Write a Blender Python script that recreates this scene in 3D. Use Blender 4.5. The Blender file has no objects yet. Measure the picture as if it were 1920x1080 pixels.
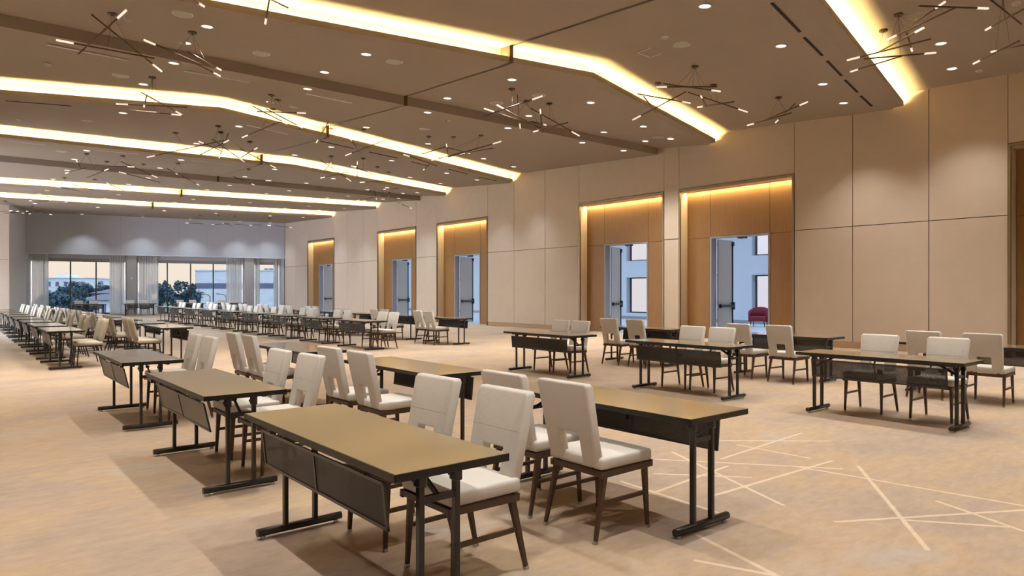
import bpy, bmesh, math, random
from mathutils import Vector, Matrix

# ------------------------------------------------------------------ camera, sky, exposure
SC = bpy.context.scene
COL = SC.collection
cam_data = bpy.data.cameras.new('camera')
cam_data.sensor_width = 36.0
cam_data.lens = 36.0 * 1287.0 / 1920.0
cam_data.shift_y = 6.5 / 1920.0
cam_data.clip_end = 1500
cam = bpy.data.objects.new('camera', cam_data)
cam.location = (0, 0, 1.49)
cam.rotation_euler = (math.radians(90), 0, -math.radians(39.4))
COL.objects.link(cam)
SC.camera = cam
SC.view_settings.view_transform = 'Standard'
SC.view_settings.look = 'None'
SC.view_settings.gamma = 1.0
SC.view_settings.use_curve_mapping = False
SC.view_settings.exposure = 0.0
SC.cycles.max_bounces = 10
SC.cycles.diffuse_bounces = 5
SC.cycles.glossy_bounces = 4
SC.cycles.transparent_max_bounces = 24
SC.cycles.caustics_reflective = False
SC.cycles.caustics_refractive = False
SC.cycles.sample_clamp_indirect = 6.0

DOWNLIGHT_W = 400.0
DOWNLIGHT_COLOR = (1.0, 0.94, 0.87)
FAR_DOWNLIGHT_COLOR = (0.80, 0.90, 1.0)
COVE_W_PER_M = 38.0
COVE_COLOR = (1.0, 0.76, 0.31)
NICHE_W = 55.0
SKY_STRENGTH = 14.0

world = bpy.data.worlds.new('dusk_sky')
SC.world = world
world.use_nodes = True
wn, wl = world.node_tree.nodes, world.node_tree.links
wn.clear()
w_out = wn.new('ShaderNodeOutputWorld')
w_bg = wn.new('ShaderNodeBackground')
w_tc = wn.new('ShaderNodeTexCoord')
w_sep = wn.new('ShaderNodeSeparateXYZ')
w_ramp = wn.new('ShaderNodeValToRGB')
wl.new(w_tc.outputs['Generated'], w_sep.inputs[0])
wl.new(w_sep.outputs['Z'], w_ramp.inputs['Fac'])
def sky_ramp(r, stops):
    r.elements[0].position, r.elements[0].color = stops[0][0], (*stops[0][1], 1)
    r.elements[1].position, r.elements[1].color = stops[-1][0], (*stops[-1][1], 1)
    for pos, c in stops[1:-1]:
        r.elements.new(pos).color = (*c, 1)
w_ramp2 = wn.new('ShaderNodeValToRGB')
wl.new(w_sep.outputs['Z'], w_ramp2.inputs['Fac'])
# towards the sunset the horizon is peach, elsewhere lilac; both rise to the same blue
sky_ramp(w_ramp.color_ramp, [(0.0, (0.88, 0.74, 0.60)), (0.06, (0.88, 0.77, 0.65)), (0.35, (1.25, 1.35, 1.5)), (1.0, (1.5, 1.9, 2.5))])
sky_ramp(w_ramp2.color_ramp, [(0.0, (0.62, 0.63, 0.78)), (0.06, (0.66, 0.69, 0.84)), (0.35, (1.15, 1.3, 1.6)), (1.0, (1.5, 1.9, 2.5))])
w_dot = wn.new('ShaderNodeVectorMath')
w_dot.operation = 'DOT_PRODUCT'
w_dot.inputs[1].default_value = (-0.25, 0.97, 0.0)
wl.new(w_tc.outputs['Generated'], w_dot.inputs[0])
w_mr = wn.new('ShaderNodeMapRange')
w_mr.inputs['From Min'].default_value = 0.1
w_mr.inputs['From Max'].default_value = 0.8
wl.new(w_dot.outputs['Value'], w_mr.inputs['Value'])
w_mix = wn.new('ShaderNodeMix')
w_mix.data_type = 'RGBA'
wl.new(w_mr.outputs[0], w_mix.inputs[0])
wl.new(w_ramp2.outputs['Color'], w_mix.inputs[6])
wl.new(w_ramp.outputs['Color'], w_mix.inputs[7])
w_bg.inputs['Strength'].default_value = SKY_STRENGTH
wl.new(w_mix.outputs[2], w_bg.inputs['Color'])
wl.new(w_bg.outputs[0], w_out.inputs[0])

# ------------------------------------------------------------------ mesh and object helpers
class MB:
    """collects boxes, tubes and sheets into one mesh"""
    def __init__(self, fn=None):
        self.v, self.f, self.s, self.fn = [], [], [], fn
    def add(self, vs, fs, smooth=False):
        o = len(self.v)
        if self.fn:
            vs = [self.fn(p) for p in vs]
        self.v += [tuple(p) for p in vs]
        self.f += [tuple(i + o for i in f) for f in fs]
        self.s += [smooth] * len(fs)
        return self
    def box(self, x0, x1, y0, y1, z0, z1):
        vs = [(x, y, z) for x in (x0, x1) for y in (y0, y1) for z in (z0, z1)]
        return self.add(vs, [(0, 1, 3, 2), (4, 6, 7, 5), (0, 4, 5, 1), (2, 3, 7, 6), (0, 2, 6, 4), (1, 5, 7, 3)])
    def tube(self, a, b, r0, r1=None, n=8, smooth=True):
        a, b = Vector(a), Vector(b)
        r1 = r0 if r1 is None else r1
        d = (b - a).normalized()
        u = d.orthogonal().normalized()
        w = d.cross(u)
        vs = []
        for p, r in ((a, r0), (b, r1)):
            for i in range(n):
                t = 2 * math.pi * (i + .5) / n
                vs.append(p + (u * math.cos(t) + w * math.sin(t)) * r)
        fs = [(i, (i + 1) % n, n + (i + 1) % n, n + i) for i in range(n)]
        self.add(vs, fs, smooth)
        self.add(vs, [tuple(range(n))[::-1], tuple(range(n, 2 * n))])
        return self
    def bar(self, a, b, w, h, up=(0, 0, 1), w1=None, h1=None):
        """rectangular bar from a to b, optionally tapering to w1 x h1"""
        a, b = Vector(a), Vector(b)
        w1 = w if w1 is None else w1
        h1 = h if h1 is None else h1
        d = (b - a).normalized()
        s = d.cross(Vector(up)).normalized()
        t = s.cross(d)
        vs = []
        for p, ww, hh in ((a, w, h), (b, w1, h1)):
            for i, j in ((-1, -1), (1, -1), (1, 1), (-1, 1)):
                vs.append(p + s * (ww / 2 * i) + t * (hh / 2 * j))
        return self.add(vs, [(0, 3, 2, 1), (4, 5, 6, 7), (0, 1, 5, 4), (1, 2, 6, 5), (2, 3, 7, 6), (3, 0, 4, 7)])
    def disc(self, c, r, h, n=20, r1=None):
        c = Vector(c)
        return self.tube(c, c + Vector((0, 0, h)), r, r if r1 is None else r1, n, False)
    def mesh(self, name, mat, bevel=0.0, seg=2, shade=False):
        me = bpy.data.meshes.new(name)
        me.from_pydata(self.v, [], self.f)
        bm = bmesh.new()
        bm.from_mesh(me)
        if self.s and any(self.s):
            bm.faces.ensure_lookup_table()
            for i, fl in enumerate(self.s):
                bm.faces[i].smooth = fl
        bmesh.ops.remove_doubles(bm, verts=bm.verts, dist=1e-5)
        bmesh.ops.recalc_face_normals(bm, faces=bm.faces)
        if bevel > 0:
            es = [e for e in bm.edges if len(e.link_faces) == 2 and e.calc_face_angle(0) > 0.6]
            bmesh.ops.bevel(bm, geom=es, offset=bevel, segments=seg, profile=0.5, affect='EDGES', clamp_overlap=True)
        if shade:
            for f in bm.faces:
                f.smooth = True
        bm.to_mesh(me)
        bm.free()
        me.materials.append(mat)
        return me
    def build(self, name, mat, parent=None, **k):
        o = bpy.data.objects.new(name, self.mesh(name, mat, **k))
        COL.objects.link(o)
        o.parent = parent
        return o

def tag(o, label=None, cat=None, group=None, kind=None):
    if label: o['label'] = label
    if cat: o['category'] = cat
    if group: o['group'] = group
    if kind: o['kind'] = kind
    return o

def empty(name, loc=(0, 0, 0), rz=0.0, label=None, cat=None, group=None, kind=None):
    o = bpy.data.objects.new(name, None)
    o.empty_display_size = 0.1
    COL.objects.link(o)
    o.location = loc
    o.rotation_euler = (0, 0, rz)
    return tag(o, label, cat, group, kind)

CHILDREN = {}
def freeze(root):
    """remember the children of a finished prototype, so copies are quick"""
    def walk(o):
        CHILDREN[o.name] = [c for c in bpy.data.objects if c.parent == o]
        for c in CHILDREN[o.name]:
            walk(c)
    walk(root)
    return root

def copy_tree(src, parent=None):
    c = src.copy()
    COL.objects.link(c)
    c.parent = parent
    for k in CHILDREN.get(src.name, []):
        copy_tree(k, c)
    return c

USED = set()
def place(proto, loc, rz, label, cat=None, group=None):
    o = proto if proto.name not in USED and not USED.add(proto.name) else copy_tree(proto)
    o.location = loc
    o.rotation_euler = (0, 0, rz)
    return tag(o, label, cat, group)

# ------------------------------------------------------------------ materials
def newmat(name):
    m = bpy.data.materials.new(name)
    m.use_nodes = True
    nt = m.node_tree
    b = nt.nodes['Principled BSDF']
    return m, nt, nt.nodes, nt.links, b

def plain(name, color, rough=0.6, metal=0.0, spec=0.5, noise=0.0, scale=20.0, bump=0.0, bscale=200.0, stretch=(1, 1, 1)):
    m, nt, n, l, b = newmat(name)
    b.inputs['Base Color'].default_value = (*color, 1)
    b.inputs['Roughness'].default_value = rough
    b.inputs['Metallic'].default_value = metal
    b.inputs['Specular IOR Level'].default_value = spec
    if noise > 0 or bump > 0:
        tc = n.new('ShaderNodeTexCoord')
        mp = n.new('ShaderNodeMapping')
        mp.inputs['Scale'].default_value = stretch
        l.new(tc.outputs['Object'], mp.inputs[0])
    if noise > 0:
        tx = n.new('ShaderNodeTexNoise')
        tx.inputs['Scale'].default_value = scale
        tx.inputs['Detail'].default_value = 4
        l.new(mp.outputs[0], tx.inputs['Vector'])
        mx = n.new('ShaderNodeMix')
        mx.data_type = 'RGBA'
        mx.inputs[6].default_value = (*[c * (1 - noise) for c in color], 1)
        mx.inputs[7].default_value = (*[min(1, c * (1 + noise)) for c in color], 1)
        l.new(tx.outputs['Fac'], mx.inputs[0])
        l.new(mx.outputs[2], b.inputs['Base Color'])
    if bump > 0:
        t2 = n.new('ShaderNodeTexNoise')
        t2.inputs['Scale'].default_value = bscale
        l.new(mp.outputs[0], t2.inputs['Vector'])
        bp = n.new('ShaderNodeBump')
        bp.inputs['Strength'].default_value = bump
        bp.inputs['Distance'].default_value = 0.01
        l.new(t2.outputs['Fac'], bp.inputs['Height'])
        l.new(bp.outputs[0], b.inputs['Normal'])
    return m

def emitter(name, color, strength):
    m, nt, n, l, b = newmat(name)
    b.inputs['Base Color'].default_value = (*color, 1)
    b.inputs['Emission Color'].default_value = (*color, 1)
    b.inputs['Emission Strength'].default_value = strength
    return m

RAYS = [(6.0, 2.65, 4.37, 1.54), (4.44, 2.1, 5.67, 1.4), (5.43, 1.85, 5.17, 1.28), (4.83, 1.82, 5.18, 1.37), (4.3, 2.94, 6.01, 2.88), (5.19, 3.97, 4.5, 2.5), (4.86, 3.9, 5.8, 2.7), (5.58, 2.99, 5.78, 1.43), (5.32, 3.54, 6.94, 3.65), (5.96, 3.99, 6.79, 3.27), (5.93, 3.76, 5.95, 3.05), (4.04, 3.26, 5.14, 3.36), (4.47, 3.59, 4.97, 3.04), (4.08, 3.61, 4.0, 2.62), (3.54, 2.52, 3.36, 1.91), (3.2, 2.29, 3.36, 1.89)]
def carpet_material():
    m, nt, n, l, b = newmat('carpet')
    tc = n.new('ShaderNodeTexCoord')
    def noise(scale, detail, stretch=(1, 1, 1), rough=0.55):
        mp = n.new('ShaderNodeMapping')
        mp.inputs['Scale'].default_value = stretch
        l.new(tc.outputs['Object'], mp.inputs[0])
        t = n.new('ShaderNodeTexNoise')
        t.inputs['Scale'].default_value = scale
        t.inputs['Detail'].default_value = detail
        t.inputs['Roughness'].default_value = rough
        l.new(mp.outputs[0], t.inputs['Vector'])
        return t
    def ramp(src, stops):
        r = n.new('ShaderNodeValToRGB')
        r.color_ramp.elements[0].position, r.color_ramp.elements[0].color = stops[0][0], (*stops[0][1], 1)
        r.color_ramp.elements[1].position, r.color_ramp.elements[1].color = stops[-1][0], (*stops[-1][1], 1)
        for p, c in stops[1:-1]:
            r.color_ramp.elements.new(p).color = (*c, 1)
        l.new(src, r.inputs['Fac'])
        return r
    big = noise(0.55, 6, (1.0, 1.6, 1), 0.62)
    base = ramp(big.outputs['Fac'], [(0.30, (0.39, 0.31, 0.245)), (0.45, (0.46, 0.365, 0.288)), (0.56, (0.51, 0.385, 0.26)), (0.68, (0.49, 0.42, 0.36))])
    fine = noise(6.0, 5, (1, 2.2, 1), 0.7)
    mul = n.new('ShaderNodeMix')
    mul.data_type, mul.blend_type = 'RGBA', 'MULTIPLY'
    mul.inputs[0].default_value = 1.0
    fr = ramp(fine.outputs['Fac'], [(0.25, (0.86, 0.85, 0.84)), (0.75, (1.08, 1.08, 1.08))])
    l.new(base.outputs[0], mul.inputs[6])
    l.new(fr.outputs[0], mul.inputs[7])
    # woven light rays: distance from the point to each segment
    geo = tc.outputs['Object']
    def vm(op, *a):
        q = n.new('ShaderNodeVectorMath')
        q.operation = op
        for i, x in enumerate(a):
            if isinstance(x, tuple): q.inputs[i].default_value = x
            else: l.new(x, q.inputs[i])
        return q
    def mt(op, *a, clamp=False):
        q = n.new('ShaderNodeMath')
        q.operation, q.use_clamp = op, clamp
        for i, x in enumerate(a):
            if isinstance(x, (int, float)): q.inputs[i].default_value = x
            else: l.new(x, q.inputs[i])
        return q.outputs[0]
    acc = None
    for x0, y0, x1, y1 in RAYS:
        ab = (x1 - x0, y1 - y0, 0.0)
        ll = ab[0] ** 2 + ab[1] ** 2
        ap = vm('SUBTRACT', geo, (x0, y0, 0.0)).outputs[0]
        t = mt('DIVIDE', vm('DOT_PRODUCT', ap, ab).outputs['Value'], ll, clamp=True)
        sc = n.new('ShaderNodeVectorMath')
        sc.operation = 'SCALE'
        sc.inputs[0].default_value = ab
        l.new(t, sc.inputs['Scale'])
        dist = vm('LENGTH', vm('SUBTRACT', ap, sc.outputs[0]).outputs[0]).outputs['Value']
        k = mt('MULTIPLY', mt('SUBTRACT', 0.018, dist), 180.0, clamp=True)
        acc = k if acc is None else mt('MAXIMUM', acc, k)
    acc = mt('MULTIPLY', acc, mt('ADD', 0.35, mt('MULTIPLY', fine.outputs['Fac'], 0.8)), clamp=True)
    mx = n.new('ShaderNodeMix')
    mx.data_type = 'RGBA'
    mx.inputs[7].default_value = (0.74, 0.61, 0.45, 1)
    l.new(acc, mx.inputs[0])
    l.new(mul.outputs[2], mx.inputs[6])
    l.new(mx.outputs[2], b.inputs['Base Color'])
    b.inputs['Roughness'].default_value = 0.95
    b.inputs['Specular IOR Level'].default_value = 0.1
    pile = noise(260, 2)
    bp = n.new('ShaderNodeBump')
    bp.inputs['Strength'].default_value = 0.25
    bp.inputs['Distance'].default_value = 0.004
    l.new(pile.outputs['Fac'], bp.inputs['Height'])
    l.new(bp.outputs[0], b.inputs['Normal'])
    return m

def mesh_material():
    """black perforated steel: a hexagonal field of real transparent holes"""
    m, nt, n, l, b = newmat('perforated_steel')
    b.inputs['Base Color'].default_value = (0.012, 0.011, 0.010, 1)
    b.inputs['Roughness'].default_value = 0.5
    tc = n.new('ShaderNodeTexCoord')
    sep = n.new('ShaderNodeSeparateXYZ')
    l.new(tc.outputs['Object'], sep.inputs[0])
    def mt(op, *a):
        q = n.new('ShaderNodeMath')
        q.operation = op
        for i, x in enumerate(a):
            if isinstance(x, (int, float)): q.inputs[i].default_value = x
            else: l.new(x, q.inputs[i])
        return q.outputs[0]
    k = 2 * math.pi / 0.011
    sy = mt('SINE', mt('MULTIPLY', sep.outputs['Y'], k))
    sz = mt('SINE', mt('MULTIPLY', sep.outputs['Z'], k))
    hole = mt('GREATER_THAN', mt('MULTIPLY', sy, sz), 0.45)
    tr = n.new('ShaderNodeBsdfTransparent')
    mx = n.new('ShaderNodeMixShader')
    l.new(hole, mx.inputs[0])
    l.new(b.outputs[0], mx.inputs[1])
    l.new(tr.outputs[0], mx.inputs[2])
    l.new(mx.outputs[0], n['Material Output'].inputs['Surface'])
    return m

def sheer_material():
    m, nt, n, l, b = newmat('sheer_voile')
    b.inputs['Base Color'].default_value = (0.94, 0.94, 0.94, 1)
    b.inputs['Roughness'].default_value = 0.9
    tl = n.new('ShaderNodeBsdfTranslucent')
    tl.inputs['Color'].default_value = (0.9, 0.9, 0.88, 1)
    tp = n.new('ShaderNodeBsdfTransparent')
    m1, m2 = n.new('ShaderNodeMixShader'), n.new('ShaderNodeMixShader')
    m1.inputs[0].default_value = 0.62
    m2.inputs[0].default_value = 0.18
    l.new(b.outputs[0], m1.inputs[1]); l.new(tl.outputs[0], m1.inputs[2])
    l.new(m1.outputs[0], m2.inputs[1]); l.new(tp.outputs[0], m2.inputs[2])
    l.new(m2.outputs[0], n['Material Output'].inputs['Surface'])
    return m

def glass_material(name='window_glass', tint=(0.93, 0.96, 0.97)):
    m, nt, n, l, b = newmat(name)
    gl = n.new('ShaderNodeBsdfGlossy')
    gl.inputs['Roughness'].default_value = 0.02
    tp = n.new('ShaderNodeBsdfTransparent')
    tp.inputs['Color'].default_value = (*tint, 1)
    fr = n.new('ShaderNodeFresnel')
    fr.inputs['IOR'].default_value = 1.35
    mx = n.new('ShaderNodeMixShader')
    l.new(fr.outputs[0], mx.inputs[0]); l.new(tp.outputs[0], mx.inputs[1]); l.new(gl.outputs[0], mx.inputs[2])
    l.new(mx.outputs[0], n['Material Output'].inputs['Surface'])
    return m

M = dict(
    carpet=carpet_material(), mesh=mesh_material(), sheer=sheer_material(), glass=glass_material(), dimglass=glass_material('sky_dimming_glass', (0.278, 0.28, 0.283)), skyglass=glass_material('skylight_dimming_glass', (0.30, 0.32, 0.34)),  # dark glass tints added to hold down the strong sky
    wall=plain('wall_fabric', (0.67, 0.555, 0.44), 0.85, spec=0.2, noise=0.05, scale=3, bump=0.08, bscale=300),
    backing=plain('dark_joint', (0.10, 0.075, 0.055), 0.9),
    ceiling=plain('ceiling_paint', (0.35, 0.295, 0.245), 0.9, spec=0.15, noise=0.03, scale=2),
    dark=plain('dark_track', (0.10, 0.065, 0.04), 0.8),
    bulkhead=plain('bulkhead_paint', (0.55, 0.56, 0.60), 0.9, spec=0.2, noise=0.03, scale=1.5),
    pier=plain('pier_paint', (0.42, 0.40, 0.39), 0.9, spec=0.2, noise=0.03, scale=1.5),
    white_wall=plain('white_wall_paint', (0.74, 0.77, 0.81), 0.9, spec=0.2, noise=0.02, scale=2),
    wood=plain('amber_oak_veneer', (0.29, 0.15, 0.048), 0.45, noise=0.22, scale=5, stretch=(6, 6, 0.5)),
    base=plain('oak_baseboard', (0.48, 0.31, 0.17), 0.5, noise=0.12, scale=4, stretch=(3, 0.4, 6)),
    reveal=plain('reveal_paint', (0.66, 0.54, 0.40), 0.7, noise=0.02, scale=4),
    bronze=plain('bronze_trim', (0.25, 0.19, 0.12), 0.4, metal=0.6, noise=0.08, scale=6),
    doorgrey=plain('door_laminate', (0.56, 0.48, 0.39), 0.5, noise=0.06, scale=6, stretch=(4, 4, 0.4)),
    doorframe=plain('grey_steel_frame', (0.33, 0.33, 0.35), 0.45, noise=0.03, scale=6),
    black=plain('black_hardware', (0.015, 0.014, 0.014), 0.35),
    laminate=plain('tan_laminate', (0.35, 0.26, 0.135), 0.34, spec=0.5, noise=0.07, scale=60),
    taupe=plain('glare_paled_steel', (0.085, 0.072, 0.06), 0.4, spec=0.6, noise=0.05, scale=8),  # paler copy of the panel steel, glare put into its colour
    edge=plain('black_edge_band', (0.011, 0.010, 0.009), 0.45, noise=0.1, scale=40),
    metal=plain('black_brown_steel', (0.013, 0.011, 0.010), 0.32, spec=0.6, noise=0.1, scale=30),
    chrome=plain('bright_glide_metal', (0.55, 0.53, 0.50), 0.3, metal=0.9, noise=0.04, scale=50),
    ivory=plain('ivory_vinyl', (0.78, 0.75, 0.69), 0.5, spec=0.4, noise=0.04, scale=14, bump=0.15, bscale=26),
    seam=plain('seam_thread', (0.58, 0.55, 0.49), 0.8, noise=0.05, scale=60),
    walnut=plain('dark_walnut', (0.07, 0.034, 0.017), 0.4, noise=0.3, scale=22, stretch=(4, 4, 1)),
    beige=plain('beige_weave', (0.50, 0.44, 0.34), 0.8, noise=0.08, scale=30, bump=0.1, bscale=180),
    rod=plain('brushed_bronze_rod', (0.11, 0.07, 0.04), 0.4, metal=0.4, noise=0.1, scale=30),
    tip=emitter('lit_acrylic_tip', (1.0, 0.87, 0.70), 0.9),
    lens=emitter('lit_downlight_lens', (1.0, 0.90, 0.78), 3.0),
    trim=plain('white_fixture_trim', (0.72, 0.69, 0.66), 0.5, noise=0.02, scale=30),
    grille=plain('speaker_grille', (0.50, 0.48, 0.47), 0.7, noise=0.06, scale=300),
    slot_dark=plain('slot_shadow', (0.006, 0.005, 0.004), 0.8, noise=0.1, scale=20),
    slot_pale=plain('pale_slot_blade', (0.75, 0.76, 0.82), 0.5, noise=0.03, scale=30),
    mullion=plain('dark_mullion', (0.05, 0.04, 0.04), 0.4, noise=0.05, scale=20),
    lobbywall=plain('lobby_wall_paint', (0.66, 0.70, 0.74), 0.8, noise=0.03, scale=2),
    lobbyfloor=plain('lobby_floor_tile', (0.55, 0.56, 0.58), 0.35, noise=0.05, scale=1.5),
    velvet=plain('crimson_velvet', (0.20, 0.012, 0.022), 0.75, noise=0.15, scale=12),
    paper=plain('white_card', (0.82, 0.82, 0.80), 0.7, noise=0.02, scale=60),
    grass=plain('dusk_lawn', (0.07, 0.13, 0.115), 0.95, noise=0.35, scale=0.12),
    leaf=plain('hazy_foliage', (0.05, 0.10, 0.125), 0.95, noise=0.5, scale=0.7),  # blue of distance haze put into the leaf colour
    bark=plain('tree_bark', (0.08, 0.07, 0.06), 0.9, noise=0.2, scale=5),
    render_white=plain('pale_render', (0.70, 0.76, 0.80), 0.8, noise=0.04, scale=0.4),
    stripe=plain('violet_grey_band', (0.16, 0.17, 0.27), 0.8, noise=0.04, scale=0.4),
    roof=plain('slate_roof', (0.12, 0.12, 0.16), 0.8, noise=0.1, scale=0.6),
    car=plain('cream_car_paint', (0.75, 0.72, 0.62), 0.3, noise=0.02, scale=2),
    asphalt=plain('parking_asphalt', (0.22, 0.22, 0.21), 0.9, noise=0.1, scale=0.5),
)

lam = M['laminate'].node_tree.nodes['Principled BSDF']
lam.inputs['Coat Weight'].default_value = 1.0
lam.inputs['Coat Roughness'].default_value = 0.12

# ------------------------------------------------------------------ the room
S = 18.35            # plane of the door wall
X0, Y0 = -4.6, -8.0 # the unseen ends of the hall
def interp(p, s):
    for (a, b), (c, d) in zip(p, p[1:]):
        if s <= c:
            return b + (d - b) * (s - a) / (c - a)
    return p[-1][1]
STEPS = [('c', [(-12, 8.5), (10.67, 5.28), (18.35, 6.98)]),
         ('c', [(-12, 14.1), (0, 12.2), (10.68, 10.25), (18.35, 12.36)]),
         ('b', [(-12, 14.85), (18.35, 14.65)]),
         ('c', [(-12, 24.0), (0, 20.2), (5.39, 18.2), (18.35, 22.16)]),
         ('c', [(-12, 26.5), (0, 25.5), (9.83, 24.67), (18.35, 27.12)]),
         ('b', [(-12, 30.6), (18.35, 29.6)]),
         ('c', [(-12, 39.5), (18.35, 33.95)]),
         ('c', [(-12, 43.7), (8, 41.9), (18.35, 39.6)])]
Z0, ZC, ZB, WL = 6.07, 6.42, 6.29, 0.28
def ceiling_z(s, d):
    near, zn = Y0, 6.0
    for k, p in STEPS:
        fd = interp(p, s) + (WL if k == 'c' else 0)
        zf = ZC if k == 'c' else ZB
        if d < fd:
            return zn + (zf - zn) * (d - near) / (fd - near)
        near, zn = interp(p, s) + (WL + .03 if k == 'c' else .03), Z0
        if d < near:
            return Z0
    return zn + (6.3 - zn) * (d - near) / (54 - near)

floor = tag(MB().box(X0 - .2, S + .02, Y0 - .2, 55, -0.12, 0.0).build('floor', M['carpet']), 'beige patterned carpet floor of the hall', 'floor', kind='structure')

# ceiling: deck above, sawtooth panels, lit coves and dark beams below
ceil = tag(MB().box(X0 - .2, S + .55, Y0 - .2, 55, 6.75, 6.95).build('ceiling', M['ceiling']), 'stepped taupe ceiling with lit coves', 'ceiling', kind='structure')
GR = (8.66, 8.74)
def panel(pn, zn, pf, zf, s0, s1):
    ss = sorted({s0, s1} | {a for a, _ in pn + pf if s0 < a < s1})
    # extra steps keep the ruled surface smooth
    ss2 = []
    for a, b in zip(ss, ss[1:]):
        k = max(1, int((b - a) / 3))
        ss2 += [a + (b - a) * i / k for i in range(k)]
    ss2.append(ss[-1])
    mb = MB()
    vs, fs = [], []
    for s in ss2:
        a, b = pn(s) if callable(pn) else interp(pn, s), interp(pf, s)
        vs += [(s, a, zn), (s, b, zf), (s, b, zf + .03), (s, a, zn + .03)]
    for i in range(len(ss2) - 1):
        o, q = 4 * i, 4 * i + 4
        for j in range(4):
            fs.append((o + j, o + (j + 1) % 4, q + (j + 1) % 4, q + j))
    e = 4 * (len(ss2) - 1)
    fs += [(0, 1, 2, 3), (e + 3, e + 2, e + 1, e)]
    return mb.add(vs, fs).build('ceiling_panel', M['ceiling'], ceil)

def sweep(p, s0, s1, profile, name, mat):
    ss = [s0] + [a for a, _ in p if s0 < a < s1] + [s1]
    vs, fs, n = [], [], len(profile)
    for s in ss:
        d = interp(p, s)
        vs += [(s, d + o, z) for o, z in profile]
    for i in range(len(ss) - 1):
        for j in range(n):
            fs.append((i * n + j, i * n + (j + 1) % n, (i + 1) * n + (j + 1) % n, (i + 1) * n + j))
    e = n * (len(ss) - 1)
    fs += [tuple(range(n)), tuple(range(e, e + n))[::-1]]
    return MB().add(vs, fs).build(name, mat, ceil)

LIP = [(0, Z0), (0, Z0 + .11), (.03, Z0 + .11), (.03, Z0 + .03), (WL, Z0 + .03), (WL, ZC + .03), (WL + .03, ZC + .03), (WL + .03, Z0)]
near, zn = [(X0, Y0), (S, Y0)], 6.0
for k, p in STEPS + [('e', [(-12, 54), (S, 47.6)])]:
    off = WL if k == 'c' else 0
    pf = [(a, b + off) for a, b in p]
    zf = {'c': ZC, 'b': ZB, 'e': 6.3}[k]
    for a, b in ((X0, GR[0]), (GR[1], S)):
        panel(near, zn, pf, zf, a, b)
        if k == 'c':
            sweep(p, a, b - .13 if b == S else b, LIP, 'cove_trough', M['ceiling'])
            if b == S:
                sweep(p, S - .13, S, [(WL, Z0), (WL, ZC + .03), (WL + .03, ZC + .03), (WL + .03, Z0)], 'cove_back', M['ceiling'])
        if k == 'b':
            sweep(p, a, b, [(0, Z0), (0, ZB + .03), (.03, ZB + .03), (.03, Z0)], 'beam_fascia', M['ceiling'])
    # partition track in the groove, with the dark bracket at each step
    yn, yf = interp(near, 8.7), interp(pf, 8.7)
    MB().bar((8.7, yn + .05, zn + .06), (8.7, yf - .01, zf + .06), .10, .04).build('partition_track', M['dark'], ceil)
    if k in 'cb':
        d = interp(p, 8.7)
        MB().box(8.655, 8.745, d - .01, d + (WL + .02 if k == 'c' else .05), Z0 - .004, (ZC if k == 'c' else ZB) + .03).build('track_bracket', M['dark'], ceil)
    near, zn = [(a, b + (WL + .03 if k == 'c' else .03)) for a, b in p], Z0

def area_light(name, loc, rot, sx, sy, watts, color):
    ld = bpy.data.lights.new(name, 'AREA')
    ld.shape, ld.size, ld.size_y, ld.energy, ld.color = 'RECTANGLE', sx, sy, watts, color
    o = bpy.data.objects.new(name, ld)
    o.location, o.rotation_euler = loc, rot
    COL.objects.link(o)
    return o

for k, p in STEPS:
    if k != 'c':
        continue
    ss = sorted({-3.0, GR[0] - .03, GR[1] + .03, S - .04} | {a for a, _ in p if -3 < a < S - .1})
    for a, b in zip(ss, ss[1:]):
        if b - a < .2:
            continue
        A, B = Vector((a, interp(p, a) + .13)), Vector((b, interp(p, b) + .13))
        L = (B - A).length
        ang = math.atan2(B.y - A.y, B.x - A.x)
        area_light('cove_light', ((A.x + B.x) / 2, (A.y + B.y) / 2, Z0 + .065), (math.pi, 0, ang), L, .05, COVE_W_PER_M * L, COVE_COLOR)

# far walls out of view, closing the hall
ADDED_WIN = [(27.0, 32.5), (33.3, 39.0), (39.8, 45.4)]  # windows added out of view to bring cool daylight to the far end
lwm = MB()
prev = Y0
for a, b in ADDED_WIN:
    lwm.box(X0 - .3, X0, prev, a, 0, 6.8).box(X0 - .3, X0, a, b, 0, .1).box(X0 - .3, X0, a, b, 5.6, 6.8)
    prev = b
lwm.box(X0 - .3, X0, prev, 55, 0, 6.8)
wleft = tag(lwm.build('wall_left', M['wall']), 'unseen fabric wall with tall windows added for daylight', 'wall', kind='structure')
for a, b in ADDED_WIN:
    for k in range(5):
        y = a + (b - a) * k / 5
        MB().box(X0 - .2, X0 - .1, y - .035, y + .035, .1, 5.6).build('mullion', M['mullion'], wleft)
        MB().box(X0 - .16, X0 - .15, y + .035, y + (b - a) / 5 - .035, .1, 5.6).build('pane', M['glass'], wleft)
tag(MB().box(X0 - .2, S + .5, Y0 - .2, Y0, 0, 6.8).build('wall_front', M['wall']), 'plain fabric wall at the near end of the hall', 'wall', kind='structure')

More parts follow.
